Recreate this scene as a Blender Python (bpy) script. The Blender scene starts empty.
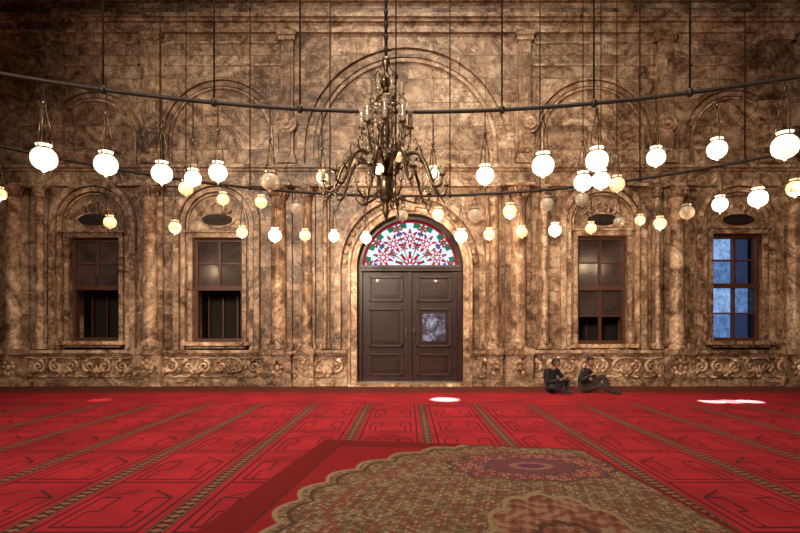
import bpy, math, random
from math import sin, cos, pi, sqrt, atan2, radians
from mathutils import Vector, Matrix
random.seed(7)
F=532.0; H=1.45; D=14.0; CXP=408.0; HOR=330.0
S=F/D
def WX(px): return (px-CXP)/S
def WZ(py): return H+(HOR-py)/S
def P(px,py,d): return ((px-CXP)/F*d, d, H+(HOR-py)/F*d)
scn=bpy.context.scene
col=scn.collection
try:
    scn.view_settings.view_transform='Standard'; scn.view_settings.look='None'
except Exception: pass

# ------------------------------------------------------------ node helpers
class NT:
    def __init__(s,name):
        s.m=bpy.data.materials.new(name); s.m.use_nodes=True
        s.t=s.m.node_tree; s.t.nodes.clear()
        s.out=s.t.nodes.new('ShaderNodeOutputMaterial')
    def n(s,typ,**kw):
        nd=s.t.nodes.new(typ)
        for k,v in kw.items(): setattr(nd,k,v)
        return nd
    def l(s,a,b): s.t.links.new(a,b)
    def setin(s,nd,i,v):
        if v is None: return
        if isinstance(v,bpy.types.NodeSocket): s.l(v,nd.inputs[i])
        else: nd.inputs[i].default_value=v
    def M(s,op,a,b=None,c=None):
        nd=s.n('ShaderNodeMath',operation=op)
        s.setin(nd,0,a); s.setin(nd,1,b); s.setin(nd,2,c)
        return nd.outputs[0]
    def mix(s,f,a,b,blend='MIX'):
        nd=s.n('ShaderNodeMix',data_type='RGBA',blend_type=blend)
        s.setin(nd,0,f); s.setin(nd,6,a); s.setin(nd,7,b)
        return nd.outputs[2]
    def ramp(s,f,stops):
        nd=s.n('ShaderNodeValToRGB'); cr=nd.color_ramp
        while len(cr.elements)<len(stops): cr.elements.new(0.5)
        for e,(p,c) in zip(cr.elements,stops):
            e.position=p; e.color=c if len(c)==4 else (*c,1)
        s.l(f,nd.inputs[0]); return nd.outputs[0]
    def noise(s,vec,scale,detail=6,rough=0.6,dist=0.0):
        nd=s.n('ShaderNodeTexNoise'); nd.inputs['Scale'].default_value=scale
        nd.inputs['Detail'].default_value=detail; nd.inputs['Roughness'].default_value=rough
        nd.inputs['Distortion'].default_value=dist
        if vec is not None: s.l(vec,nd.inputs['Vector'])
        return nd.outputs[0]
    def principled(s,color,rough=0.5,metal=0.0,spec=0.5,bump=None,bstr=0.3,bdist=0.02,coat=0.0):
        b=s.n('ShaderNodeBsdfPrincipled')
        s.setin(b,'Base Color',color if isinstance(color,bpy.types.NodeSocket) else (*color[:3],1))
        s.setin(b,'Roughness',rough); s.setin(b,'Metallic',metal)
        s.setin(b,'Specular IOR Level',spec)
        if coat: b.inputs['Coat Weight'].default_value=coat
        if bump is not None:
            bp=s.n('ShaderNodeBump'); bp.inputs['Strength'].default_value=bstr; bp.inputs['Distance'].default_value=bdist
            s.l(bump,bp.inputs['Height']); s.l(bp.outputs[0],b.inputs['Normal'])
        s.l(b.outputs[0],s.out.inputs[0]); return b
    def coords(s):
        return s.n('ShaderNodeTexCoord').outputs['Object']

def simple(name,color,rough=0.5,metal=0.0,var=0.25,scale=12,spec=0.5,coat=0.0):
    t=NT(name); c=t.coords(); nz=t.noise(c,scale,5,0.6)
    dk=tuple(x*(1-var) for x in color); lt=tuple(min(1,x*(1+var)) for x in color)
    t.principled(t.ramp(nz,[(0.3,dk),(0.7,lt)]),rough,metal,spec,bump=nz,bstr=0.1,bdist=0.005,coat=coat)
    return t.m

def marble(name,g,blocks=True,bw=1.35,bh=0.62,rough=0.36,joint=0.3,sc=1.0):
    """veined alabaster; g = brightness gain"""
    t=NT(name); c=t.coords()
    sep=t.n('ShaderNodeSeparateXYZ'); t.l(c,sep.inputs[0])
    K=lambda r,gg,b:(min(1,r*g),min(1,gg*g),min(1,b*g))
    vec=c
    if blocks:
        cb=t.n('ShaderNodeCombineXYZ'); t.l(sep.outputs[0],cb.inputs[0]); t.l(sep.outputs[2],cb.inputs[1])
        br=t.n('ShaderNodeTexBrick'); t.l(cb.outputs[0],br.inputs['Vector'])
        br.inputs['Scale'].default_value=1.0
        br.inputs['Brick Width'].default_value=bw; br.inputs['Row Height'].default_value=bh
        br.inputs['Mortar Size'].default_value=0.009; br.inputs['Mortar Smooth'].default_value=0.4
        br.inputs['Color1'].default_value=(0,0,0,1); br.inputs['Color2'].default_value=(1,1,1,1)
        br.inputs['Mortar'].default_value=(0.5,0.5,0.5,1)
        rnd=t.M('MULTIPLY',br.outputs['Color'],1.0)
        off=t.n('ShaderNodeCombineXYZ')
        t.l(t.M('MULTIPLY',rnd,7.3),off.inputs[0]); t.l(t.M('MULTIPLY',rnd,3.1),off.inputs[1]); t.l(t.M('MULTIPLY',rnd,5.7),off.inputs[2])
        va=t.n('ShaderNodeVectorMath',operation='ADD'); t.l(c,va.inputs[0]); t.l(off.outputs[0],va.inputs[1]); vec=va.outputs[0]
    n0=t.noise(c,0.3,3,0.5,0.4)
    n2=t.noise(vec,0.85*sc,9,0.62,3.2)
    n3=t.noise(vec,4.2*sc,8,0.72,1.6)
    f=t.M('ADD',t.M('MULTIPLY',n0,0.3),t.M('ADD',t.M('MULTIPLY',n2,0.48),t.M('MULTIPLY',n3,0.22)))
    colr=t.ramp(f,[(0.41,K(.055,.026,.013)),(0.46,K(.15,.080,.044)),(0.505,K(.30,.180,.108)),(0.555,K(.49,.335,.22)),(0.615,K(.76,.60,.44))])
    w=t.noise(vec,0.9*sc,9,0.6,4.0)
    vm=t.ramp(t.M('ABSOLUTE',t.M('SUBTRACT',w,0.5)),[(0.0,(1,1,1)),(0.024,(0,0,0))])
    colr=t.mix(t.M('MULTIPLY',vm,0.8),colr,(*K(.045,.02,.010),1))
    w2=t.noise(vec,1.7*sc,9,0.62,3.0)
    v2=t.ramp(t.M('ABSOLUTE',t.M('SUBTRACT',w2,0.46)),[(0.0,(1,1,1)),(0.022,(0,0,0))])
    colr=t.mix(t.M('MULTIPLY',v2,0.5),colr,(*K(.76,.61,.47),1))
    if blocks:
        tint=t.ramp(rnd,[(0,(.58,.55,.52)),(1,(1.0,1.0,1.0))])
        colr=t.mix(1.0,colr,tint,'MULTIPLY')
        colr=t.mix(t.M('MULTIPLY',br.outputs['Fac'],1-joint),colr,(.03,.016,.009,1))
    t.principled(colr,rough,0,0.4,bump=n3,bstr=0.4,bdist=0.03)
    return t.m

MAT={}
MAT['wall']=marble('alabaster_wall',1.0)
MAT['stone']=marble('carved_marble',1.0,blocks=False,sc=1.4)
MAT['column']=marble('column_marble',1.15,blocks=False,rough=0.28,sc=1.0)
MAT['arch']=marble('pale_marble',1.5,blocks=False,rough=0.35,sc=1.5)
MAT['woodfr']=simple('window_wood',(0.075,0.026,0.014),0.45,var=0.35,scale=20)
MAT['door']=simple('door_wood',(0.026,0.011,0.011),0.32,var=0.55,scale=9,coat=0.25)
MAT['doormould']=simple('door_moulding_wood',(0.045,0.018,0.014),0.35,var=0.4,scale=20)
def doorpanel():
    t=NT('door_panel_reflection'); c=t.coords(); nz=t.noise(c,3.2,6,0.75,1.0)
    t.principled(t.ramp(nz,[(0.35,(0.02,0.015,0.025)),(0.48,(0.07,0.07,0.12)),(0.58,(0.22,0.28,0.5)),(0.7,(.5,.58,.78))]),0.2,0,0.6,coat=0.6)  # blue-white reflection painted into the panel colour
    return t.m
MAT['doorpanel']=doorpanel()
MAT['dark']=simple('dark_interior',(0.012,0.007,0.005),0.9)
MAT['metal']=simple('dark_iron',(0.018,0.012,0.009),0.55,0.5)
MAT['brass']=simple('aged_brass',(0.12,0.08,0.05),0.33,0.8,scale=40)
MAT['paneglass']=simple('brown_pane',(0.06,0.042,0.04),0.15,0,0.5,scale=3)  # opaque brown-grey panes, tone varied by noise
MAT['ceil']=simple('ceiling_plaster',(0.16,0.10,0.06),0.9)
def transp(name,c,gl=0.08,lo=0.55):
    t=NT(name); a=t.n('ShaderNodeBsdfTransparent'); co=t.coords(); nz=t.noise(co,6,5,0.7,0.5)
    t.l(t.ramp(nz,[(0.3,tuple(x*lo for x in c)),(0.7,c)]),a.inputs[0])
    g=t.n('ShaderNodeBsdfGlossy'); g.inputs['Roughness'].default_value=0.1
    m=t.n('ShaderNodeMixShader'); m.inputs[0].default_value=gl
    t.l(a.outputs[0],m.inputs[1]); t.l(g.outputs[0],m.inputs[2]); t.l(m.outputs[0],t.out.inputs[0]); return t.m
MAT['pb1']=transp('blue_pane',(0.16,0.27,0.46),lo=.25); MAT['pb2']=transp('shaded_pane',(0.03,0.04,0.08)); MAT['pb3']=transp('bright_tint_pane',(.36,.52,.74),0.04,lo=.3)  # sky blue and pane-to-pane brightness put into the glass tint
MAT['sg_red']=transp('stained_red',(.75,0.008,0.02),0.02,.7)
MAT['sg_white']=transp('stained_white',(1,0.94,0.88),0.02,.75)
MAT['sg_green']=transp('stained_green',(0.03,0.22,0.10),0.02)
MAT['sg_blue']=transp('stained_blue',(0.06,0.12,0.38),0.02)
MAT['sg_dark']=simple('lead_came',(0.01,0.008,0.01),0.6)
def glow(name,c,s,base,lo=.12):
    t=NT(name); co=t.coords(); 
    b=t.principled(base,0.2)
    nz=t.noise(co,30,4,0.6)
    t.l(t.ramp(nz,[(0.40,tuple(x*lo for x in c)),(0.56,c)]),b.inputs['Emission Color'])
    b.inputs['Emission Strength'].default_value=s
    return t.m
MAT['globe']=glow('lit_opal_glass',(1,0.84,0.60),2.6,(0.9,0.85,0.75),.25)
MAT['globewarm']=glow('warm_opal_glass',(1,0.56,0.25),1.7,(0.8,0.7,0.5))
MAT['globedim']=glow('dim_opal_glass',(1,0.7,0.45),0.10,(0.36,0.29,0.23))  # weak emission gives the dim globes a faint glow
def crystal():
    t=NT('crystal_glass'); b=t.principled((0.62,0.52,0.42),0.1,0,0.8); b.inputs['Transmission Weight'].default_value=0.7
    b.inputs['IOR'].default_value=1.45; return t.m
MAT['crystal']=crystal()

# ------------------------------------------------------------ mesh builder
class MB:
    def __init__(s): s.v=[]; s.f=[]; s.m=[]; s.mats=[]; s.sm=[]
    def mi(s,k):
        m=MAT[k]
        if m not in s.mats: s.mats.append(m)
        return s.mats.index(m)
    def add(s,vs,fs,k,smooth=False):
        o=len(s.v); s.v+= [tuple(v) for v in vs]; i=s.mi(k)
        for f in fs: s.f.append([o+a for a in f]); s.m.append(i); s.sm.append(smooth)
    def box(s,x0,x1,y0,y1,z0,z1,k):
        vs=[(x,y,z) for x in (x0,x1) for y in (y0,y1) for z in (z0,z1)]
        s.add(vs,[(0,1,3,2),(4,6,7,5),(0,4,5,1),(2,3,7,6),(0,2,6,4),(1,5,7,3)],k)
    def lathe(s,prof,c,k,n=20,a0=0,a1=2*pi,smooth=True,axis='z'):
        full=abs(a1-a0-2*pi)<1e-6; cnt=n if full else n+1; vs=[]
        for r,z in prof:
            for i in range(cnt):
                a=a0+(a1-a0)*i/n
                vs.append((c[0]+r*cos(a),c[1]+r*sin(a),c[2]+z))
        fs=[]
        for j in range(len(prof)-1):
            for i in range(n):
                i2=(i+1)%cnt if full else i+1
                fs.append((j*cnt+i,j*cnt+i2,(j+1)*cnt+i2,(j+1)*cnt+i))
        s.add(vs,fs,k,smooth)
    def tube(s,pts,r,k,n=6,closed=False):
        pts=[Vector(p) for p in pts]; N=len(pts); vs=[]; 
        rr=r if isinstance(r,(list,tuple)) else [r]*N
        up=None
        for i,p in enumerate(pts):
            if closed: t=pts[(i+1)%N]-pts[i-1]
            else: t=pts[min(i+1,N-1)]-pts[max(i-1,0)]
            t.normalize()
            if up is None: up=Vector((0,0,1)) if abs(t.z)<0.9 else Vector((1,0,0))
            a=t.cross(up)
            if a.length<1e-4: a=t.cross(Vector((0,1,0)))
            a.normalize(); b=a.cross(t).normalized(); up=b
            for j in range(n):
                w=2*pi*j/n; vs.append(p+(a*cos(w)+b*sin(w))*rr[i])
        fs=[]
        for i in range(N if closed else N-1):
            i2=(i+1)%N
            for j in range(n): fs.append((i*n+j,i*n+(j+1)%n,i2*n+(j+1)%n,i2*n+j))
        if not closed: fs.append(tuple(range(n))[::-1]); fs.append(tuple((N-1)*n+j for j in range(n)))
        s.add(vs,fs,k,True)
    def arch(s,cx,cz,ri,ro,yf,yb,k,n=32,zb=None,a0=0,a1=pi):
        """arch band with optional vertical legs down to zb"""
        pi_=[];po=[]
        if zb is not None: pi_.append((cx+ri,zb)); po.append((cx+ro,zb))
        for i in range(n+1):
            a=a0+(a1-a0)*i/n
            pi_.append((cx+ri*cos(a),cz+ri*sin(a))); po.append((cx+ro*cos(a),cz+ro*sin(a)))
        if zb is not None: pi_.append((cx-ri,zb)); po.append((cx-ro,zb))
        m=len(pi_); vs=[]
        for y in (yf,yb):
            vs+=[(x,y,z) for x,z in pi_]+[(x,y,z) for x,z in po]
        fs=[]
        for i in range(m-1):
            fs.append((i,i+1,m+i+1,m+i)); fs.append((i,2*m+i,2*m+i+1,i+1)); fs.append((m+i,m+i+1,3*m+i+1,3*m+i))
        fs.append((0,m,3*m,2*m)); fs.append((m-1,3*m-1,4*m-1,2*m-1))
        s.add(vs,fs,k)
    def sph(s,c,rx,ry,rz,k,n=12,m=8):
        vs=[];fs=[]
        for j in range(m+1):
            b=-pi/2+pi*j/m
            for i in range(n):
                a=2*pi*i/n; vs.append((c[0]+rx*cos(b)*cos(a),c[1]+ry*cos(b)*sin(a),c[2]+rz*sin(b)))
        for j in range(m):
            for i in range(n): fs.append((j*n+i,j*n+(i+1)%n,(j+1)*n+(i+1)%n,(j+1)*n+i))
        s.add(vs,fs,k,True)
    def make(s,name,parent=None,bevel=0):
        me=bpy.data.meshes.new(name); me.from_pydata(s.v,[],s.f)
        for m in s.mats: me.materials.append(m)
        me.polygons.foreach_set('material_index',s.m); me.polygons.foreach_set('use_smooth',s.sm)
        me.update()
        import bmesh
        bm=bmesh.new(); bm.from_mesh(me); bmesh.ops.recalc_face_normals(bm,faces=bm.faces); bm.to_mesh(me); bm.free()
        ob=bpy.data.objects.new(name,me); col.objects.link(ob)
        if parent: ob.parent=parent
        if bevel:
            b=ob.modifiers.new('bev','BEVEL'); b.width=bevel; b.segments=2; b.limit_method='ANGLE'
        return ob
def empty(name,loc=(0,0,0)):
    e=bpy.data.objects.new(name,None); e.location=loc; col.objects.link(e); return e

# ------------------------------------------------------------ wall with openings
WINS=[(95,238,341),(218,238,342),(602,236,344),(737,234,341)]
WH=0.66
DCX=WX(410); DR=1.39; DSP=WZ(267)
cu=bpy.data.curves.new('wall_far','CURVE'); cu.dimensions='2D'; cu.fill_mode='BOTH'; cu.extrude=0.3
def spl(pts):
    sp=cu.splines.new('POLY'); sp.points.add(len(pts)-1)
    for p,(x,y) in zip(sp.points,pts): p.co=(x,y,0,1)
    sp.use_cyclic_u=True
RX=16.0; RZ=14.0
spl([(-RX,0),(RX,0),(RX,RZ),(-RX,RZ)])
for px,t,b in WINS:
    x=WX(px); spl([(x-WH,WZ(b)),(x+WH,WZ(b)),(x+WH,WZ(t)),(x-WH,WZ(t))])
spl([(DCX-DR,0.001),(DCX+DR,0.001)]+[(DCX+DR*cos(pi*i/40),DSP+DR*sin(pi*i/40)) for i in range(41)])
tmp=bpy.data.objects.new('tmpwall',cu); col.objects.link(tmp)
bpy.context.view_layer.update()
me=bpy.data.meshes.new_from_object(tmp.evaluated_get(bpy.context.evaluated_depsgraph_get()))
bpy.data.objects.remove(tmp)
for v in me.vertices:
    x,y,z=v.co; v.co=(x,D+0.3-z,y)
me.materials.clear(); me.materials.append(MAT['wall'])
wall=bpy.data.objects.new('wall_far',me); col.objects.link(wall)

# ------------------------------------------------------------ trims
def entab():
    m=MB()
    for (z0,z1,p) in [(WZ(187),WZ(184),0.13),(WZ(184),WZ(172),0.06),(WZ(172),WZ(169.5),0.12),(WZ(169.5),WZ(166),0.2)]:
        m.box(-RX+.02,RX-.02,D-p,D+0.02,z0,z1,'stone')
    return m.make('trim_1')
entab()
def cornice():
    m=MB()
    for (z0,z1,p) in [(WZ(34),WZ(31),0.10),(WZ(31),WZ(24),0.05),(WZ(24),WZ(21),0.15),(WZ(21),WZ(17),0.22),(WZ(3),WZ(-2),0.12)]:
        m.box(-RX+.02,RX-.02,D-p,D+0.02,z0,z1,'stone')
    return m.make('trim_2')
cornice()

# blind arches on upper wall
m=MB()
def blind(cx,cz,r,w,spr):
    m.arch(cx,cz,r-w*0.35,r,D-0.09,D+.02,'wall',zb=spr)
    m.arch(cx,cz,r-w*0.75,r-w*0.45,D-0.045,D+.02,'wall',zb=spr)
    m.arch(cx,cz,r-w,r-w*0.85,D-0.07,D+.02,'stone',zb=spr)
blind(WX(406),WZ(150),2.85,0.55,WZ(166)-.02)
for px,r,apex in [(222,1.66,76),(592,1.66,76),(95,1.42,88),(732,1.42,86)]:
    blind(WX(px),WZ(apex)-r,r,0.36,WZ(166)-.02)
for px0,px1 in [(165,285),(530,655),(60,140),(690,760)]:
    a,b=WX(px0),WX(px1); z0,z1=WZ(66),WZ(42)
    for (x0,x1,y0,y1) in [(a,b,z0,z0+.05),(a,b,z1-.05,z1),(a,a+.05,z0,z1),(b-.05,b,z0,z1)]:
        m.box(x0,x1,D-.03,D+.01,y0,y1,'stone')
for px in (158,288,528,664):
    for rr,dd in ((.26,.05),(.17,.09),(.07,.13)):
        vs=[(WX(px)+rr*cos(2*pi*i/20),D-dd-.12,WZ(125)+rr*sin(2*pi*i/20)) for i in range(20)]
        vb=[(x,D+.01,z) for x,y,z in vs]
        m.add(vs+vb,[tuple(range(20))]+[(i,(i+1)%20,20+(i+1)%20,20+i) for i in range(20)],'stone')
m.make('trim_3')

# pilasters and engaged columns
m=MB()
def engaged(px,hw,rc,z0=0.96,z1=WZ(187),k='column',cap=0.34):
    x=WX(px); e=(px%7)*.002
    m.box(x-hw,x+hw,D-.10-e,D+.01,z0,z1,'wall')
    m.box(x-hw-.03,x+hw+.03,D-.17-e,D+.01,z0,z0+.14,'stone')
    yc=D-.15-e
    prof=[(rc*1.35,0),(rc*1.35,.09),(rc*1.15,.12),(rc*1.28,.17),(rc*1.05,.22),(rc,.27),(rc*.98,(z1-z0)*.5),(rc*.9,z1-z0-cap-.06),
          (rc*1.05,z1-z0-cap-.03),(rc*.92,z1-z0-cap),(rc*1.0,z1-z0-cap+.1),(rc*1.35,z1-z0-.1),(rc*1.5,z1-z0-.07),(rc*1.5,z1-z0)]
    m.lathe(prof,(x,yc,z0),k,20)
    for i in range(7):
        a=pi+pi*(i+.5)/7
        for (zz,r1) in ((z1-cap+.02,1.0),(z1-cap+.12,1.18)):
            pts=[(x+cos(a)*rc*r1,yc+sin(a)*rc*r1,zz),(x+cos(a)*rc*(r1+.12),yc+sin(a)*rc*(r1+.12),zz+.07),(x+cos(a)*rc*(r1+.42),yc+sin(a)*rc*(r1+.42),zz+.1),(x+cos(a)*rc*(r1+.4),yc+sin(a)*rc*(r1+.4),zz+.06)]
            m.tube(pts,[.03,.035,.025,.01],'stone',5)
    m.box(x-hw-.04,x+hw+.04,yc-rc*1.5,D+.01,z1-.06,z1+.001,'stone')
for px,hw,rc in [(18,.34,.18),(44,.16,.10),(153,.30,.18),(280,.33,.2),(308,.2,.13),(326,.10,.06),(493,.2,.13),(517,.33,.2),(543,.14,.09),(655,.12,.07),(674,.30,.18),(790,.28,.18)]:
    engaged(px,hw,rc)
m.make('trim_4')
# upper pilasters
m=MB()
for px,hw in [(52,.36),(154,.2),(288,.16),(524,.16),(664,.2),(772,.42)]:
    x=WX(px); z0=WZ(165); z1=WZ(34)
    m.box(x-hw,x+hw,D-.12,D+.01,z0,z1,'wall'); m.box(x-hw*.6,x+hw*.6,D-.16,D,z0+.3,z1-.4,'wall')
    for dz,e in ((0,.08),(.12,.05),):
        m.box(x-hw-e,x+hw+e,D-.14-e,D,z0+dz,z0+dz+.12,'stone'); m.box(x-hw-e,x+hw+e,D-.14-e,D,z1-dz-.12,z1-dz,'stone')
m.make('trim_5')

# window surrounds
m=MB()
for px,t,b in WINS:
    x=WX(px); zt=WZ(t); sp=WZ(224); zb=WZ(b)
    m.arch(x,sp,.98,1.12,D-.16,D+.01,'stone',zb=.94)
    m.arch(x,sp,.84,.95,D-.095,D+.01,'column',zb=.94)
    m.arch(x,sp,.76,.80,D-.06,D+.01,'stone',zb=zt+.2)
    m.box(x-WH-.1,x-WH,D-.07,D+.01,zb,zt,'stone'); m.box(x+WH,x+WH+.1,D-.07,D+.01,zb,zt,'stone')
    m.box(x-WH-.1,x+WH+.1,D-.105,D+.01,zt,zt+.12,'stone'); m.box(x-WH-.16,x+WH+.16,D-.17,D+.01,zt+.12,zt+.17,'stone')
    m.box(x-WH-.2,x+WH+.2,D-.26,D+.01,zb-.09,zb,'arch'); m.box(x-WH-.1,x+WH+.1,D-.175,D+.01,zb-.16,zb-.09,'stone')
    for (a,c,dd,k) in ((.46,.2,.05,'column'),(.40,.15,.08,'metal'),):
        vs=[(x+a*cos(2*pi*i/28),D-dd,sp+.10+c*sin(2*pi*i/28)) for i in range(28)]
        m.add(vs+[(q[0],D+.01,q[2]) for q in vs],[tuple(range(28))]+[(i,(i+1)%28,28+(i+1)%28,28+i) for i in range(28)],k)
    for j in range(9):
        xx=x-.3+.075*j; m.tube([(xx,D-.09,sp+.03),(xx+.03,D-.1,sp+.13),(xx+.06,D-.09,sp+.07+.05*(j%3))],.009,'brass',4)
    for sg in (-1,1):
        pts=[(x+sg*(.06+.42*q/14+.06*sin(q)),D-.05,sp+.44+.12*cos(q*.6)-.18*q/14) for q in range(15)]
        m.tube(pts,[.04*(1-q/20) for q in range(15)],'column',5)
m.make('trim_6')

# door surround
m=MB()
m.arch(DCX,DSP,DR,DR+.16,D-.12,D+.3,'arch',zb=0.0,n=40)
m.arch(DCX,DSP,DR+.16,DR+.23,D-.2,D+.01,'column',zb=0.0,n=40)
m.arch(DCX,DSP,DR+.42,DR+.58,D-.14,D+.01,'stone',zb=.95,n=40)
for i in range(21):
    a=pi*(i+.5)/21; m.sph((DCX+(DR+.33)*cos(a),D-.02,DSP+(DR+.33)*sin(a)),.07,.05,.07,'column',8,5)
m.box(DCX-.11,DCX+.11,D-.25,D,DSP+DR+.05,DSP+DR+.42,'column')
m.box(DCX-DR-.2,DCX+DR+.2,D-.42,D-.001,0.002,.08,'arch'); m.box(DCX-DR,DCX+DR,D-.002,D+.55,0.002,.078,'arch')
m.make('trim_7')

# wainscot
m=MB()
segs=[(-RX+.02,DCX-DR-.24),(DCX+DR+.24,RX-.02)]
for a,b in segs:
    m.box(a,b,D-.16,D+.01,0,.93,'stone'); m.box(a,b,D-.28,D+.01,0,.11,'stone'); m.box(a,b,D-.22,D+.01,.11,.17,'stone')
    m.box(a,b,D-.215,D+.01,.8,.85,'stone'); m.box(a,b,D-.27,D+.01,.85,.93,'column')
YR=D-.18
def spiral(cx,cz,r,d,turn=1.5,ph=0):
    n=18; pts=[]
    for i in range(n+1):
        t=i/n; rr=r*(1-.85*t); a=ph+d*turn*2*pi*t
        pts.append((cx+rr*cos(a),YR,cz+rr*sin(a)))
    m.tube(pts,[.05*(1-.5*i/n) for i in range(n+1)],'arch',6)
x=WX(-30)
centers=[]
while x<WX(830):
    if abs(x-DCX)>DR+.6: centers.append(x)
    x+=0.86
for x in centers:
    spiral(x-.21,.5,.17,1,ph=pi*.5); spiral(x+.21,.5,.17,-1,ph=pi*.5)
    for a in (-50,-25,0,25,50):
        aa=radians(90+a); m.tube([(x,YR,.28),(x+.12*cos(aa),YR-.03,.28+.12*sin(aa)),(x+.26*cos(aa),YR-.02,.28+.26*sin(aa))],[.022,.045,.012],'arch',5)
    m.sph((x,YR,.27),.06,.05,.06,'arch',8,6)
    m.tube([(x-.43,YR,.26),(x-.3,YR,.22),(x-.12,YR,.27)],.03,'arch',5)
    m.tube([(x+.43,YR,.26),(x+.3,YR,.22),(x+.12,YR,.27)],.03,'arch',5)
    m.tube([(x-.43,YR,.72),(x-.2,YR,.70),(x,YR,.74),(x+.2,YR,.70),(x+.43,YR,.72)],.03,'arch',5)
    m.box(x+.415,x+.445,D-.2,D,.17,.8,'stone')
for px,hw in [(18,.4),(153,.36),(280,.35),(308,.2),(493,.2),(517,.35),(674,.38),(790,.36)]:
    e=(px%7)*.003
    xx=WX(px); m.box(xx-hw,xx+hw,D-.33-e,D,0,.82,'stone'); m.box(xx-hw-.03,xx+hw+.03,D-.37-e,D,.82,.965+e*.2,'column'); m.box(xx-hw-.03,xx+hw+.03,D-.38-e,D,0,.15+e*.2,'stone')
    for aa in range(8):
        w=aa*pi/4; m.sph((xx+.13*cos(w)*min(1,hw/.3),D-.34,.48+.17*sin(w)),.06,.04,.06,'arch',8,5)
    m.sph((xx,D-.34,.48),.07,.05,.09,'arch',8,6)
m.make('baseboard_far')

# ------------------------------------------------------------ windows
def window(idx,px,t,b,style):
    m=MB(); x=WX(px); z0=WZ(b); z1=WZ(t); y=D+.16
    fw=.09; zm=z0+(z1-z0)*.52
    m.box(x-WH,x-WH+fw,y-.05,y+.12,z0,z1,'woodfr'); m.box(x+WH-fw,x+WH,y-.05,y+.12,z0,z1,'woodfr')
    m.box(x-WH,x+WH,y-.052,y+.122,z1-fw,z1,'woodfr'); m.box(x-WH,x+WH,y-.052,y+.122,z0,z0+fw,'woodfr')
    m.box(x-WH,x+WH,y-.07,y+.1,zm-.06,zm+.06,'woodfr')
    m.box(x-.035,x+.035,y-.04,y+.08,zm,z1,'woodfr')
    zh=(zm+z1)/2
    m.box(x-WH,x+WH,y-.02,y+.06,zh-.022,zh+.022,'woodfr')
    if style!='open': 
        m.box(x-.035,x+.035,y-.02,y+.08,z0,zm,'woodfr' )
        m.box(x-WH,x+WH,y-.01,y+.06,(z0+zm)/2-.02,(z0+zm)/2+.02,'woodfr')
    m.box(x-.02,x+.02,y-.09,y-.04,zm+.1,zm+.28,'brass')
    def pane(a,c,e,f,k): m.box(a,c,y+.02,y+.03,e,f,k)
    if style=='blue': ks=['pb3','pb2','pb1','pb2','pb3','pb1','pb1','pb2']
    elif style=='open': ks=['paneglass']*4
    else: ks=['paneglass']*6
    q=0
    for (e,f) in [(zh,z1-fw),(zm,zh),((z0+zm)/2,zm),(z0+fw,(z0+zm)/2)]:
        for (a,c) in [(x-WH+fw,x),(x,x+WH-fw)]:
            if q<len(ks): 
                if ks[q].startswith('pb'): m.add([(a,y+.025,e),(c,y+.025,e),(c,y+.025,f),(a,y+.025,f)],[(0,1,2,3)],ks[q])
                else: pane(a,c,e,f,ks[q])
            q+=1
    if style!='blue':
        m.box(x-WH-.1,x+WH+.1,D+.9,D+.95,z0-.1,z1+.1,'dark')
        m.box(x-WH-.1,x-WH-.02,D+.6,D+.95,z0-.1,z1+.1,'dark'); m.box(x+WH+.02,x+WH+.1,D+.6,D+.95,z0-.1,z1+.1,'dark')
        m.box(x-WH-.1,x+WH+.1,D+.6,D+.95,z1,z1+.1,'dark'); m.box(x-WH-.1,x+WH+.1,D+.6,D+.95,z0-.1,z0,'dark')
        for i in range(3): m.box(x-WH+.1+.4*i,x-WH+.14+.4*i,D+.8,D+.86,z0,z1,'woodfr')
    m.make('window_%d'%idx)
window(1,*WINS[0],'open'); window(2,*WINS[1],'open'); window(3,*WINS[2],'six'); window(4,*WINS[3],'blue')

# ------------------------------------------------------------ door
droot=empty('door_1')
m=MB(); y=D+.18; zt=DSP-.08; hw=DR-.13
m.arch(DCX,DSP,DR-.13,DR-.003,y-.08,y+.12,'door',n=40,zb=.085)
m.box(DCX-DR+.003,DCX+DR-.003,y-.12,y+.12,DSP-.1,DSP+.06,'door'); m.box(DCX-DR+.003,DCX+DR-.003,y-.15,y,DSP-.02,DSP+.03,'door')
for sg in (-1,1):
    a,b=sorted((DCX+sg*.015,DCX+sg*hw))
    m.box(a,b,y,y+.08,.085,zt,'door')
    st=.17; ia,ib=a+st,b-st
    H0=.09; hh=zt-H0
    for (f0,f1,k) in [(.05,.25,'door'),(.31,.66,'doorpanel' if sg>0 else 'door'),(.72,.95,'door')]:
        p0=H0+hh*f0; p1=H0+hh*f1
        for (x0,x1,z0,z1) in [(ia,ib,p0,p0+.05),(ia,ib,p1-.05,p1),(ia,ia+.05,p0,p1),(ib-.05,ib,p0,p1)]:
            m.box(x0,x1,y-.06,y+.01,z0,z1,'doormould')
        m.box(ia+.10,ib-.10,y-.025,y+.01,p0+.1,p1-.1,'door')
        m.box(ia+.15,ib-.15,y-.05,y+.01,p0+.15,p1-.15,k)
    m.sph((DCX+sg*.1,y-.06,1.35),.03,.03,.03,'brass',10,6); m.box(DCX+sg*.1-.025,DCX+sg*.1+.025,y-.02,y,1.22,1.5,'brass')
m.box(DCX-.05,DCX+.05,y-.08,y+.02,.085,zt,'door')
m.make('leaves_and_frame',parent=droot,bevel=.006)
m=MB(); R=DR-.13; yy=D+.2; zc=DSP+.05
NR,NA=56,220
flowers=[(.0,90,.30,10)]
for a in (18,54,90,126,162): flowers.append((.60,a,.215,8))
for a in (36,72,108,144): flowers.append((.86,a,.12,6))
for a in (0,180): flowers.append((.86,a,.14,6))
for a in (36,72,108,144): flowers.append((.42,a,.085,6))
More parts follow.
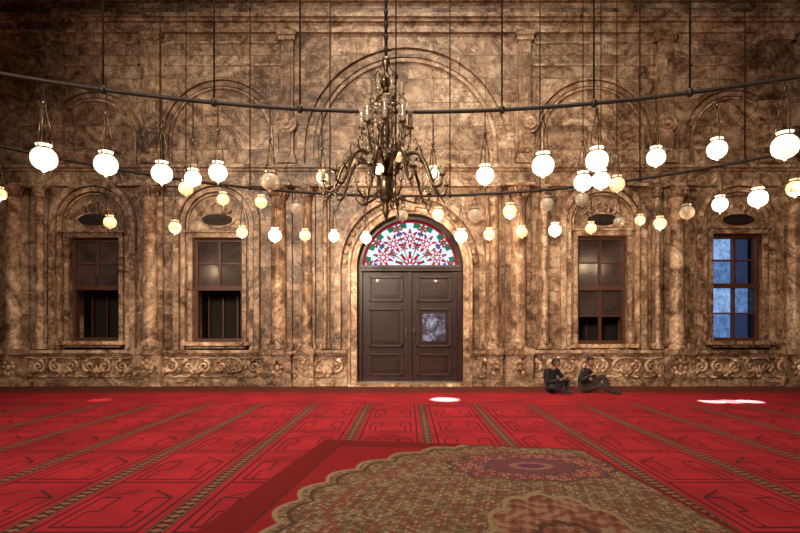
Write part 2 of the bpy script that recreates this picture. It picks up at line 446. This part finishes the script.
def pat(r,th):
    if r>.965: return 'sg_red'
    if r>.95: return 'sg_dark'
    X=r*cos(th);Y=r*sin(th)
    for fr,fa,fs,n in flowers:
        dx=X-fr*cos(radians(fa)); dy=Y-fr*sin(radians(fa)); d=sqrt(dx*dx+dy*dy)/fs
        if d<1.05:
            w=atan2(dy,dx)-radians(fa); e=.66+.30*cos(n*w)
            if abs(d-e)<.06: return 'sg_dark'
            if d<e:
                if fs>.15:
                    if d<.18: return 'sg_white'
                    if .3<d<.52 and cos(n*w)>.2: return 'sg_white'
                elif d<.35: return 'sg_green'
                return 'sg_red'
    s=pi/5; q=((th+s/2)%s)-s/2
    if abs(q)*r<.008: return 'sg_dark'
    if r>.84 and abs(abs(q)-s/4)<.07: return 'sg_green'
    if .70<r<.77 and abs(q)<.09: return 'sg_blue'
    if .28<r<.33: return 'sg_green' if abs(q)>.2 else 'sg_white'
    return 'sg_white'
vs=[]
for i in range(NR+1):
    for j in range(NA+1):
        r=i/NR; th=pi*j/NA; vs.append((DCX+R*r*cos(th),yy,zc+(R-.05)*r*sin(th)))
fb={}
for i in range(NR):
    for j in range(NA):
        k=pat((i+.5)/NR,pi*(j+.5)/NA)
        a=i*(NA+1)+j; fb.setdefault(k,[]).append((a,a+1,a+NA+2,a+NA+1))
for k,fs in fb.items(): m.add(vs,fs,k)
m.make('stained_glass_fanlight',parent=droot)

# ------------------------------------------------------------ floor
def floor_mat():
    t=NT('prayer_carpet'); c=t.coords(); sp=t.n('ShaderNodeSeparateXYZ'); t.l(c,sp.inputs[0])
    x,y=sp.outputs[0],sp.outputs[1]; M=t.M; LW=1.04
    u=M('FRACT',M('DIVIDE',M('ADD',x,-.26+20*LW),LW))
    w=M('MULTIPLY',M('ABSOLUTE',M('SUBTRACT',u,.5)),LW)
    e=M('SUBTRACT',.52,w)
    v=M('MULTIPLY',M('FRACT',M('DIVIDE',M('ADD',y,30),1.25)),1.25)
    def band(val,c0,hw): return M('LESS_THAN',M('ABSOLUTE',M('SUBTRACT',val,c0)),hw)
    def mx(*a):
        r=a[0]
        for b in a[1:]: r=M('MAXIMUM',r,b)
        return r
    nz=t.noise(c,1.2,4,0.6); nf=t.noise(c,60,3,0.6)
    red=t.ramp(t.M('ADD',M('MULTIPLY',nz,.75),M('MULTIPLY',nf,.25)),[(0.3,(0.15,0.006,0.011)),(0.7,(0.35,0.015,0.025))])
    l1=band(w,.385,.012)
    l2=M('MULTIPLY',band(v,.06,.018),M('LESS_THAN',w,.39))
    l3=M('MULTIPLY',band(M('ADD',v,M('MULTIPLY',w,.9)),1.12,.020),M('MULTIPLY',M('LESS_THAN',w,.3),M('GREATER_THAN',w,.06)))
    l4=M('MULTIPLY',band(w,.3,.011),M('MULTIPLY',M('LESS_THAN',v,.85),M('GREATER_THAN',v,.16)))
    l5=M('MULTIPLY',band(v,.16,.017),M('LESS_THAN',w,.3))
    l6=M('MULTIPLY',band(v,.85,.017),M('MULTIPLY',M('LESS_THAN',w,.3),M('GREATER_THAN',w,.14)))
    l7=M('MULTIPLY',band(w,.14,.011),M('MULTIPLY',M('LESS_THAN',v,.85),M('GREATER_THAN',v,.5)))
    l8=M('MULTIPLY',band(v,.5,.014),M('MULTIPLY',M('LESS_THAN',w,.22),M('GREATER_THAN',w,.14)))
    l9=M('MULTIPLY',band(w,.22,.010),M('MULTIPLY',M('LESS_THAN',v,.5),M('GREATER_THAN',v,.16)))
    lines=mx(l1,l2,l3,l4,l5,l6,l7,l8,l9)
    colr=t.mix(M('MULTIPLY',lines,.85),red,(0.025,0.005,0.012,1))
    st=M('LESS_THAN',e,.075)
    dia=M('ADD',M('ABSOLUTE',M('SUBTRACT',M('FRACT',M('DIVIDE',y,.10)),.5)),M('DIVIDE',e,.15))
    stc=t.mix(M('LESS_THAN',dia,.36),(0.045,0.010,0.010,1),(0.19,0.085,0.06,1))
    stc=t.mix(band(e,.060,.006),stc,(0.17,0.07,0.045,1))
    stc=t.mix(band(e,.071,.006),stc,(0.02,0.008,0.008,1))
    colr=t.mix(st,colr,stc)
    far=M('GREATER_THAN',y,10.45)
    plain=t.mix(M('GREATER_THAN',y,12.35),red,(0.10,0.022,0.016,1))
    pl=mx(band(y,10.6,.05),band(y,12.3,.04),band(y,12.9,.05))
    plain=t.mix(M('MULTIPLY',pl,.6),plain,(0.06,0.01,0.01,1))
    colr=t.mix(far,colr,plain)
    t.principled(colr,0.95,0,0.15,bump=nf,bstr=0.3,bdist=0.006)
    return t.m
MAT['floor']=floor_mat()
m=MB(); m.add([(-RX,-17,0),(RX,-17,0),(RX,D+.3,0),(-RX,D+.3,0),(-RX,-17,-.1),(RX,-17,-.1),(RX,D+.3,-.1),(-RX,D+.3,-.1)],[(0,1,2,3),(4,7,6,5),(0,4,5,1),(1,5,6,2),(2,6,7,3),(3,7,4,0)],'floor')
m.make('floor')
m=MB(); m.box(-40,40,D+.7,60,-.3,-.1,'wall'); m.make('courtyard_ground')
m=MB(); m.box(-RX-.3,-RX,-17.3,D+.6,0,RZ,'wall'); m.make('wall_left')
m=MB(); m.box(RX,RX+.3,-17.3,D+.6,0,RZ,'wall'); m.make('wall_right')
m=MB(); m.box(-RX,RX,-17.3,-17,0,RZ,'wall'); m.make('wall_near')
m=MB(); m.box(-RX-.3,RX+.3,-17.3,D+.6,RZ,RZ+.3,'ceil'); m.make('ceiling')

# ------------------------------------------------------------ rug (vertex-painted weave)
import numpy as np
NX,NY=600,860
TL=np.array([-1.09,7.0]); BL=np.array([-1.80,1.5]); BR=np.array([2.62,1.2]); TR=np.array([2.12,6.45])
uu=np.linspace(0,1,NX); vv=np.linspace(0,1,NY); U,V=np.meshgrid(uu,vv)
PX=(BL[0]*(1-U)+BR[0]*U)*(1-V)+(TL[0]*(1-U)+TR[0]*U)*V
PY=(BL[1]*(1-U)+BR[1]*U)*(1-V)+(TL[1]*(1-U)+TR[1]*U)*V
co=np.stack([PX,PY,np.full_like(PX,.012)+.004*np.sin(PX*2.3+PY)],-1).reshape(-1,3)
rng=np.random.RandomState(3)
C=np.zeros((NY,NX,3)); C[:]=(0.18,0.009,0.012)
edge=np.minimum(np.minimum(U,1-U)*3.6,np.minimum(V,1-V)*5.3)
C[edge<.30]=(0.12,0.007,0.009); C[np.abs(edge-.30)<.015]=(.08,.01,.01)
def lobed(cx,cy,a,b,n,amp,ph=0):
    dx=(PX-cx);dy=(PY-cy)
    th=np.arctan2(dy/b,dx/a); r=np.sqrt((dx/a)**2+(dy/b)**2)
    return r/(1+amp*np.abs(np.sin(n*th/2+ph))), th
L,th=lobed(1.25,3.95,2.2,2.66,30,.05)
def motif(s,k=0):
    return (np.sin(PX*s+1.7*np.sin(PY*s*.6+k))*np.sin(PY*s*.9+1.3*np.sin(PX*s*.8-k))+.55*np.sin(PX*s*2.3+PY*s*1.9+k)*np.sin(PY*s*2.6-PX*s*1.1))
mt=motif(24); mt2=motif(43,1.3); mt3=motif(13,.7)
field=np.zeros_like(C); field[:]=(.11,.066,.038)
field[mt>.3]=(.165,.108,.064); field[mt<-.5]=(.14,.036,.026); field[mt2>.8]=(.055,.041,.030); field[(mt2<-.75)]=(.24,.17,.11)
field[np.abs(mt3)<.05]=(.05,.037,.026)
ins=(L<1)&(edge>.05)
C=np.where(ins[...,None],field,C)
C[(np.abs(L-1)<.010)&(edge>.05)]=(.2,.14,.09)
C[(np.abs(L-.95)<.008)&ins]=(.05,.03,.02)
C[(np.abs(L-.82)<.008)&ins]=(.16,.04,.03)
L2,t2=lobed(1.3,5.62,.72,.48,12,.14)
C[L2<1.12]=(.05,.035,.035)
f2=np.zeros_like(C); f2[:]=(.15,.028,.026); f2[mt2>.3]=(.21,.11,.08); f2[mt2<-.6]=(.05,.035,.05)
C=np.where((L2<1.05)[...,None],f2,C)
C[np.abs(L2-.62)<.03]=(.05,.035,.05); C[L2<.58]=(.10,.035,.04); C[(L2<.3)]=(.19,.08,.07); C[(L2<.18)]=(.08,.025,.04)
L3,t3=lobed(1.12,3.3,.55,1.25,14,.10)
f3=np.zeros_like(C); f3[:]=(.15,.05,.035); f3[mt>.3]=(.19,.12,.075); f3[mt<-.6]=(.08,.035,.025)
C=np.where((L3<1)[...,None],f3,C); C[np.abs(L3-1)<.03]=(.2,.14,.08); C[np.abs(L3-.5)<.03]=(.06,.03,.02); C[np.abs(L3-.2)<.06]=(.22,.15,.09)
C*= (0.8+0.4*rng.rand(NY,NX))[...,None]
me=bpy.data.meshes.new('persian_rug')
idx=np.arange(NX*NY).reshape(NY,NX)
q=np.stack([idx[:-1,:-1],idx[:-1,1:],idx[1:,1:],idx[1:,:-1]],-1).reshape(-1,4)
me.vertices.add(NX*NY); me.vertices.foreach_set('co',co.ravel())
me.loops.add(q.size); me.loops.foreach_set('vertex_index',q.ravel())
me.polygons.add(len(q)); me.polygons.foreach_set('loop_start',np.arange(0,q.size,4)); me.polygons.foreach_set('loop_total',np.full(len(q),4))
me.update(calc_edges=True)
ca=me.color_attributes.new('weave','FLOAT_COLOR','POINT')
ca.data.foreach_set('color',np.concatenate([C.reshape(-1,3),np.ones((NX*NY,1))],1).ravel())
t=NT('rug_weave'); at=t.n('ShaderNodeAttribute'); at.attribute_name='weave'
nf=t.noise(t.coords(),80,3,.6); t.principled(at.outputs['Color'],.95,0,.1,bump=nf,bstr=.3,bdist=.005)
me.materials.append(t.m)
rug=bpy.data.objects.new('persian_rug',me); col.objects.link(rug)

# ------------------------------------------------------------ lamps
def bulb_light(loc,power,colr,root=None,off=(0,0,0)):
    l=bpy.data.lights.new('bulb','POINT'); l.energy=power; l.color=colr; l.shadow_soft_size=.05
    o=bpy.data.objects.new('bulb_light',l); col.objects.link(o)
    if root: o.parent=root
    o.location=(loc[0]-off[0],loc[1]-off[1],loc[2]-off[2])
def lamp_mesh(m,p,r,kind,ztop):
    x,y,z=p
    prof=[(.02,-1.22),(.10,-1.2),(.14,-1.12),(.08,-1.06),(.24,-1.0),(.58,-.86),(.88,-.58),(1.0,-.22),(1.0,.12),(.88,.45),(.62,.72),(.5,.82),(.5,.9),(.6,1.02),(.64,1.1),(.58,1.06),(.46,.9)]
    m.lathe([(a*r,b*r) for a,b in prof],(x,y,z),kind,16)
    m.lathe([(a*r,b*r) for a,b in [(.6,.72),(.66,.76),(.66,.84),(.54,.88)]],(x,y,z),'brass',12)
    m.lathe([(a*r,b*r) for a,b in [(.0,-1.4),(.08,-1.32),(.05,-1.26),(.14,-1.12)]],(x,y,z),'brass',8)
    zt=min(z+r*4.6,ztop-.05)
    for i in range(3):
        a=2*pi*i/3+.4; m.tube([(x+cos(a)*r*.66,y+sin(a)*r*.66,z+r*.8),(x+cos(a)*r*.42,y+sin(a)*r*.42,(z+r*.85+zt)/2),(x,y,zt)],.008,'brass',4)
    m.sph((x,y,zt),.025,.025,.035,'brass',8,5)
    m.tube([(x,y,zt),(x,y,ztop)],.008,'metal',4)
def ring_xy(px,Y0,R):
    k=(px-CXP)/F
    a=k*k+1; b=-2*Y0; c=Y0*Y0-R*R
    d=(-b+sqrt(b*b-4*a*c))/(2*a); return k*d,d
def build_ring(name,Y0,R,zr,tr,lamps,cables,power):
    root=empty(name,(0,Y0,zr))
    def fin(mm,n):
        mm.v=[(a,b-Y0,c-zr) for a,b,c in mm.v]; return mm.make(n,parent=root)
    mr=MB(); 
    pts=[(R*cos(2*pi*i/160),Y0+R*sin(2*pi*i/160),zr) for i in range(160)]
    mr.tube(pts,tr,'metal',8,closed=True)
    fin(mr,'ring')
    mc=MB()
    for px in cables:
        x,y=ring_xy(px,Y0,R); mc.tube([(x,y,zr),(x,y,RZ)],.014,'metal',5)
        mc.sph((x,y,zr),.05,.05,.06,'metal',8,6)
    for a in range(6):
        w=pi+pi*(a+.5)/6; mc.tube([(R*cos(w),Y0+R*sin(w),zr),(R*cos(w),Y0+R*sin(w),RZ)],.014,'metal',5)
    fin(mc,'hanger_cables')
    ml=MB()
    for n_,(px,py,rp,kind) in enumerate(lamps):
        x,y=ring_xy(px,Y0,R); z=H+(HOR-py)/F*y
        lamp_mesh(ml,(x,y,z),rp/F*y,kind,zr)
        if kind!='globedim' and n_%2==0: bulb_light((x,y,z-rp/F*y*1.4-.07),power,(1,.70,.40),root,(0,Y0,zr))
    for i in range(16):
        w=pi*1.0+pi*(i+.5)/16
        lamp_mesh(ml,(R*cos(w),Y0+R*sin(w),zr-.75),.13,'globedim',zr)
    fin(ml,'glass_lamps')
g,w_,d_='globe','globewarm','globedim'
Z1=H+218/F*7.5
build_ring('ring_chandelier',-3.75,11.25,Z1,.03,
 [(44,158,12,g),(106,164,11,g),(162,173,10,g),(193,178,8,g),(218,172,9,g),(270,181,9,d_),(322,177,6,w_),(433,174,6.5,g),(485,175,9,g),(543,165,11,g),(597,160,11,g),(656,157,9,g),(717,149,9.5,g),(785,146,12.5,g)],
 [103,214,300,502,594,690],22)
Z2=H+134/F*12.5
build_ring('ring_chandelier',3.6,8.9,Z2,.032,
 [(0,194,6,w_),(110,222,6,w_),(175,227,6,w_),(223,199,6,w_),(242,232,5.5,w_),(261,202,6,w_),(275,235,6.5,g),(305,235,5.5,w_),(334,236,5.5,g),(366,238,5.5,g),(296,208,6,d_),(402,215,6,d_),(438,214,6,w_),(461,236,6.5,g),(489,234,5.5,w_),(475,215,7,d_),(510,211,7,w_),(522,232,5.5,w_),(547,204,7,d_),(555,230,6.5,g),(582,199,7,d_),(591,228,5.5,w_),(619,222,5.5,d_),(640,220,5,w_),(660,223,6,w_),(687,212,7,d_),(720,204,7.5,g),(758,198,9,g),(795,188,8,w_)],
 [160,250,330,450,540,640,745],32)
for px,py,rp,d,k in [(186,188,7,8.6,w_),(583,182,9,8.3,g),(601,180,9,8.6,g),(617,184,7.5,8.9,w_)]:
    mm=MB(); p=P(px,py,d); lamp_mesh(mm,p,rp/F*d,k,RZ); mm.make('hanging_lamp')

# ------------------------------------------------------------ central chandelier
m=MB(); cd=6.85; cx,_,_=P(386,0,cd)
def cz(py): return H+(HOR-py)/F*cd
u=F/cd
def rad(p): return p/u*.9
m.tube([(cx,cd,cz(60)),(cx,cd,RZ)],.02,'metal',8)
for i in range(60):
    z=cz(62)+i*.16
    if z<RZ-.1: m.sph((cx,cd,z),.03,.03,.05,'metal',8,5)
prof=[(0,56),(4,58),(5,64),(2,68),(3,74),(8,80),(9,84),(3,88),(4,94),(11,98),(12,101),(5,105),(3,112),(4,125),(7,132),(4,138),(3,146),(8,152),(14,156),(15,161),(8,167),(6,172),(10,180),(11,190),(7,199),(3,206),(5,211),(2,217),(0,223)]
m.lathe([(rad(a),cz(b)) for a,b in prof],(cx,cd,0),'brass',20)
for i in range(8):
    a=2*pi*i/8
    def pt(r,py): return (cx+rad(r)*cos(a),cd+rad(r)*sin(a),cz(py))
    m.tube([pt(3,88),pt(10,84),pt(13,76),pt(9,70),pt(7,73)],[.008,.013,.012,.009,.005],'brass',5)
    m.tube([pt(4,150),pt(14,156),pt(24,150),pt(27,138),pt(27,130)],[.016,.015,.013,.012,.012],'brass',6)
    p=pt(27,130)
    m.lathe([(.0,0),(.045,.01),(.05,.03),(.02,.05)],p,'brass',10)
    m.lathe([(.024,.04),(.036,.09),(.030,.20),(.042,.27),(.048,.29)],p,'crystal',10)
    for q in range(6): m.sph(pt(27,136+6*q),.013,.013,.03,'crystal',6,4)
    for q in range(5): m.sph(pt(21,112+7*q),.013,.013,.036,'crystal',6,4)
    a+=pi/8
    m.tube([pt(5,104),pt(12,108),pt(18,104),pt(19,98)],.010,'brass',5)
    p=pt(19,98); m.lathe([(.0,0),(.04,.01),(.045,.03),(.024,.06),(.028,.12),(.038,.16)],p,'crystal',10)
    for q in (104,110,116,122,128,134,140,146):
        m.sph(pt(16,q),.016,.016,.036,'crystal',6,4)
    for q in (98,104,110): m.sph(pt(9,q),.014,.014,.03,'crystal',6,4)
    m.tube([pt(6,148),pt(14,144),pt(20,136),pt(24,124),pt(22,114)],[.012,.011,.010,.008,.005],'brass',5)
NA_=10
for i in range(NA_):
    a=2*pi*i/NA_+.13
    def pt(r,py): return (cx+rad(r)*cos(a),cd+rad(r)*sin(a),cz(py))
    ctrl=[(8,176),(18,166),(30,158),(41,160),(49,171),(54,184),(60,193),(67,192),(69,185)]
    pts=[]
    for j in range(len(ctrl)-1):
        p0=ctrl[max(j-1,0)];p1=ctrl[j];p2=ctrl[j+1];p3=ctrl[min(j+2,len(ctrl)-1)]
        for s_ in range(4):
            t_=s_/4
            f=lambda q:0.5*((2*p1[q])+(-p0[q]+p2[q])*t_+(2*p0[q]-5*p1[q]+4*p2[q]-p3[q])*t_**2+(-p0[q]+3*p1[q]-3*p2[q]+p3[q])*t_**3)
            pts.append(pt(f(0),f(1)))
    pts.append(pt(*ctrl[-1]))
    m.tube(pts,[.032-.018*k/len(pts) for k in range(len(pts))],'brass',7)
    m.tube([pt(36,159),pt(40,152),pt(38,144),pt(33,148)],[.015,.016,.012,.005],'brass',5)
    m.tube([pt(52,180),pt(58,175),pt(58,166)],[.013,.012,.004],'brass',5)
    m.tube([pt(60,193),pt(66,201),pt(70,206)],[.012,.011,.004],'brass',5)
    p=pt(69,185); m.lathe([(.0,0),(.04,.012),(.048,.024),(.02,.03),(.014,.05)],p,'brass',10)
    m.lathe([(.016,.04),(.03,.06),(.026,.10),(.034,.13)],p,'crystal',8)
    for k in range(3): m.sph(pt(69,190+5*k),.010,.010,.026,'crystal',6,4)
    for k in range(3): m.sph(pt(41,166+5*k),.012,.012,.03,'crystal',6,4)
    for k in range(4): m.sph(pt(22,168+5*k),.012,.012,.03,'crystal',6,4)
    if i%2==0:
        m.tube([pt(8,190),pt(18,199),pt(32,202),pt(40,196),pt(41,190)],[.017,.016,.013,.011,.008],'brass',6)
        p=pt(41,190); m.lathe([(.0,0),(.035,.01),(.042,.025),(.016,.035),(.024,.09),(.034,.12)],p,'crystal',8)
for r_,py in ((30,159),(19,108),(12,200),(27,131)):
    m.tube([(cx+rad(r_)*cos(2*pi*i/32),cd+rad(r_)*sin(2*pi*i/32),cz(py)) for i in range(32)],.008,'brass',5,closed=True)
for dx,dy,py in ((-7,-18,174),(14,-12,160),(-16,6,158)):
    pb=(cx+rad(dx),cd+rad(dy),cz(py)); m.sph(pb,.055 if dx<-10 or dx>0 else .065,.055,.07,'globe' if dx==-7 else 'globewarm',14,10); m.tube([pb,(pb[0],pb[1],cz(py-13)),(cx,cd,cz(156))],.01,'brass',5)
m.tube([(cx+rad(11),cd,cz(150)),(cx+rad(11),cd,RZ)],.01,'metal',5)
m.make('crystal_chandelier')

# ------------------------------------------------------------ people
MAT['skin']=simple('skin',(0.27,0.13,0.08),0.55,var=.1)
MAT['hair']=simple('black_hair',(0.010,0.008,0.007),0.6)
MAT['jacket']=simple('black_jacket',(0.009,0.008,0.010),0.9)
MAT['jeans']=simple('dark_jeans',(0.012,0.012,0.018),0.9)
MAT['shirt']=simple('dark_grey_shirt',(0.016,0.013,0.015),0.9)
MAT['trouser']=simple('taupe_trousers',(0.04,0.026,0.024),0.9)
MAT['shoe']=simple('sock_cloth',(0.03,0.02,0.018),0.7)
MAT['eye']=simple('eye_dark',(0.01,0.008,0.008),0.2)
def person(name,J,loc,rotz,top,bot,headdir,curl):
    root=empty(name,loc); root.rotation_euler=(0,0,rotz)
    names=list(J.keys()); 
    E=[('pelvis','belly'),('belly','chest'),('chest','neck0'),('neck0','neck1')]
    for s in 'LR':
        E+=[('chest','sh'+s),('sh'+s,'el'+s),('el'+s,'wr'+s),('pelvis','hip'+s),('hip'+s,'kn'+s),('kn'+s,'an'+s),('an'+s,'toe'+s)]
    V=[Vector(J[n][0]) for n in names]; R=[J[n][1] for n in names]
    me=bpy.data.meshes.new(name+'_b'); me.from_pydata([tuple(v) for v in V],[(names.index(a),names.index(b)) for a,b in E],[])
    ob=bpy.data.objects.new('body_tmp',me); col.objects.link(ob)
    sk=ob.modifiers.new('s','SKIN'); sk.use_smooth_shade=True
    ss=ob.modifiers.new('u','SUBSURF'); ss.levels=2; ss.render_levels=2
    for i,r in enumerate(R):
        me.skin_vertices[0].data[i].radius=(r,r) if not isinstance(r,tuple) else r
        me.skin_vertices[0].data[i].use_root=(names[i]=='pelvis')
    bpy.context.view_layer.update()
    dg=bpy.context.evaluated_depsgraph_get()
    bm=bpy.data.meshes.new_from_object(ob.evaluated_get(dg)); bpy.data.objects.remove(ob)
    bm.materials.clear()
    for k in (top,bot,'skin','shoe'): bm.materials.append(MAT[k])
    def part(a,b):
        if 'toe' in b: return 3
        if b.startswith('neck1'): return 2
        if b.startswith(('hip','kn','an')): return 1
        return 0
    for p in bm.polygons:
        c=p.center; best=9;bi=0
        for a,b in E:
            A=V[names.index(a)];B=V[names.index(b)]; AB=B-A; t=max(0,min(1,(c-A).dot(AB)/AB.length_squared)); 
            dd=(c-A-AB*t).length-.6*(R[names.index(a)]*(1-t)+R[names.index(b)]*t)
            if dd<best: best=dd;bi=part(a,b)
        p.material_index=bi; p.use_smooth=True
    zmin=min(v.co.z for v in bm.vertices)
    root.location.z=-zmin+.001
    bo=bpy.data.objects.new('body',bm); col.objects.link(bo); bo.parent=root
    mh=MB()
    for s in 'LR':
        W=Vector(J['wr'+s][0]); El=Vector(J['el'+s][0]); d=(W-El).normalized()
        side=d.cross(Vector((0,0,1))).normalized(); 
        if s=='R': side=-side
        dn=side.cross(d).normalized()
        if dn.z>0: dn=-dn
        palm=[W-d*.02,W+d*.03,W+d*.06,W+d*.085]
        for o in (-.024,-.008,.008,.024):
            mh.tube([q+side*o*(.6+.4*i/3) for i,q in enumerate(palm)],[.017,.018,.016,.012],'skin',7)
        for i,(o,L_) in enumerate(((-.03,.062),(-.01,.075),(.010,.08),(.029,.072))):
            b0=W+d*.08+side*o; b1=b0+(d*.9+dn*.25*curl)*L_*.45; b2=b1+(d*.6+dn*.8*curl)*L_*.35; b3=b2+(d*.2+dn*1.0*curl)*L_*.28
            mh.tube([b0,b1,b2,b3],[.0095,.009,.008,.006],'skin',6)
        t0=W+d*.03+side*.025; mh.tube([t0,t0+side*.025+d*.025+dn*.01,t0+side*.03+d*.055+dn*.02],[.012,.0105,.007],'skin',6)
    mh.make('hands',parent=root)
    hm=MB(); 
    f=Vector(headdir).normalized(); up=Vector((0,0,1)); up=(up-f*up.dot(f)).normalized(); lf=up.cross(f)
    hc=Vector(J['neck1'][0])+up*.085+f*.025
    def hp(a,b,c): return hc+f*a+lf*b+up*c
    vs=[];fs=[];n,mm=24,18
    for j in range(mm+1):
        b=-pi/2+pi*j/mm
        for i in range(n):
            a=2*pi*i/n; X=cos(b)*cos(a);Y=cos(b)*sin(a);Z=sin(b)
            jaw=1-.28*max(0,-Z)**1.3
            rx=.098*X*jaw + (.012 if X>0 and Z<-.3 else 0)*X; ry=.076*Y*jaw
            if X>.75 and -.05<Z<.2 and .2<abs(Y)<.5: rx-=.008
            vs.append(hp(rx,ry,Z*.118))
    for j in range(mm):
        for i in range(n): fs.append((j*n+i,j*n+(i+1)%n,(j+1)*n+(i+1)%n,(j+1)*n+i))
    hm.add(vs,fs,'skin',True)
    hm.tube([hp(.088,0,.02),hp(.100,0,-.008),hp(.108,0,-.028),hp(.094,0,-.036)],[.008,.010,.014,.008],'skin',8)
    for s_ in (-1,1):
        e=hp(.084,s_*.032,.008); hm.sph(e,.011,.011,.007,'eye',8,6)
        hm.tube([hp(.090,s_*.014,.03),hp(.090,s_*.03,.035),hp(.079,s_*.05,.029)],.005,'hair',5)
        hm.tube([hp(.005,s_*.075,.025),hp(-.008,s_*.086,.02),hp(-.01,s_*.086,-.01),hp(.004,s_*.076,-.028)],[.008,.011,.010,.007],'skin',6)
    hm.tube([hp(.078,-.022,-.064),hp(.089,0,-.062),hp(.078,.022,-.064)],[.004,.006,.004],'eye',5)
    vs=[];fs=[]
    for j in range(13):
        for i in range(n):
            a=2*pi*i/n; ca=cos(a); b0=-.45 if ca<0 else -.45+1.0*min(1,ca*1.6)
            b=b0+(pi/2-b0)*j/12
            X=cos(b)*ca;Y=cos(b)*sin(a);Z=sin(b)
            vs.append(hp(.107*X-.004,.084*Y,Z*.127+.002))
    for j in range(12):
        for i in range(n): fs.append((j*n+i,j*n+(i+1)%n,(j+1)*n+(i+1)%n,(j+1)*n+i))
    hm.add(vs,fs,'hair',True)
    hm.make('head',parent=root)
J1={'pelvis':((0,0,.10),.125),'belly':((-.02,0,.25),.13),'chest':((.05,0,.43),.135),'neck0':((.11,0,.55),.062),'neck1':((.145,0,.615),.052),
 'shL':((.06,.18,.50),.07),'elL':((.20,.26,.27),.05),'wrL':((.36,.10,.36),.034),'shR':((.06,-.18,.50),.07),'elR':((.20,-.25,.27),.05),'wrR':((.36,-.04,.33),.034),
 'hipL':((.06,.10,.10),.10),'knL':((.36,.20,.34),.068),'anL':((.38,.10,.065),.048),'toeL':((.56,.14,.035),.033),
 'hipR':((.06,-.10,.10),.10),'knR':((.36,-.26,.19),.07),'anR':((.36,-.05,.06),.048),'toeR':((.40,.06,.035),.033)}
person('seated_person',J1,((550-CXP)/F*12.35,12.35,0),radians(-60),'jacket','jeans',(1,.65,-.15),1.0)
J2={'pelvis':((0,0,.10),.125),'belly':((-.02,0,.25),.13),'chest':((.05,0,.44),.14),'neck0':((.11,0,.57),.064),'neck1':((.145,0,.64),.054),
 'shL':((.06,.19,.51),.072),'elL':((.24,.27,.30),.05),'wrL':((.42,.16,.42),.034),'shR':((.06,-.19,.51),.072),'elR':((.05,-.38,.30),.05),'wrR':((.26,-.30,.44),.034),
 'hipL':((.06,.10,.10),.105),'knL':((.40,.20,.40),.072),'anL':((.56,.16,.07),.05),'toeL':((.74,.20,.035),.035),
 'hipR':((.06,-.10,.10),.105),'knR':((.44,-.20,.22),.074),'anR':((.66,.02,.065),.05),'toeR':((.82,.08,.035),.035)}
person('seated_person',J2,((583-CXP)/F*12.3,12.3,0),radians(-34),'shirt','trouser',(.75,-.55,-.10),.8)

# ------------------------------------------------------------ lights
def area(name,loc,target,size,power,colr,spread=180):
    l=bpy.data.lights.new(name,'AREA'); l.energy=power; l.color=colr; l.size=size; l.spread=radians(spread)
    o=bpy.data.objects.new(name,l); o.location=loc; o.rotation_euler=(Vector(target)-Vector(loc)).to_track_quat('-Z','Y').to_euler(); col.objects.link(o)
area('overhead_fill_light',(0,8,13.6),(0,11.0,0),5,720,(1,.84,.66),105)  # added overhead fill, lights the carpet and grazes the wall reliefs
area('front_fill_light',(-6,-8,9),(1,14,2.4),3.5,640,(1,.82,.62),62)  # added fill behind the camera aimed at the far wall, no window there
def spot(loc,target,ang,power,colr,blend=.4,r=.02):
    l=bpy.data.lights.new('sun_shaft','SPOT'); l.energy=power; l.spot_size=ang; l.spot_blend=blend; l.color=colr; l.shadow_soft_size=r
    o=bpy.data.objects.new('sun_shaft_light',l); o.location=loc; o.rotation_euler=(Vector(target)-Vector(loc)).to_track_quat('-Z','Y').to_euler(); col.objects.link(o)
SC=(.35,1,.72)
a=P(445,399.5,771/69.5); spot((a[0]+2,5,13.3),(a[0],a[1],0),radians(2.5),700000,SC)
for px in (712,731,750):
    d=771/71.5; X=(px-CXP)/F*d; spot((X+2,5,13.3),(X,d,0),radians(2.0),500000,SC)
d=771/70.; spot(((100-CXP)/F*d+2,5,13.3),((100-CXP)/F*d,d,0),radians(2.0),15000,(1,.7,.5))

w=bpy.data.worlds.new('World'); scn.world=w; w.use_nodes=True
bg=w.node_tree.nodes['Background']; bg.inputs[0].default_value=(0.68,0.80,1.0,1); bg.inputs[1].default_value=1.5

cam=bpy.data.cameras.new('camera'); cam.sensor_width=36
cam.lens=F/800*36; cam.shift_x=-(CXP-400)/800; cam.shift_y=(HOR-266.5)/800; cam.clip_start=.05
co_=bpy.data.objects.new('camera',cam); co_.location=(0,0,H); co_.rotation_euler=(radians(90),0,0); col.objects.link(co_); scn.camera=co_
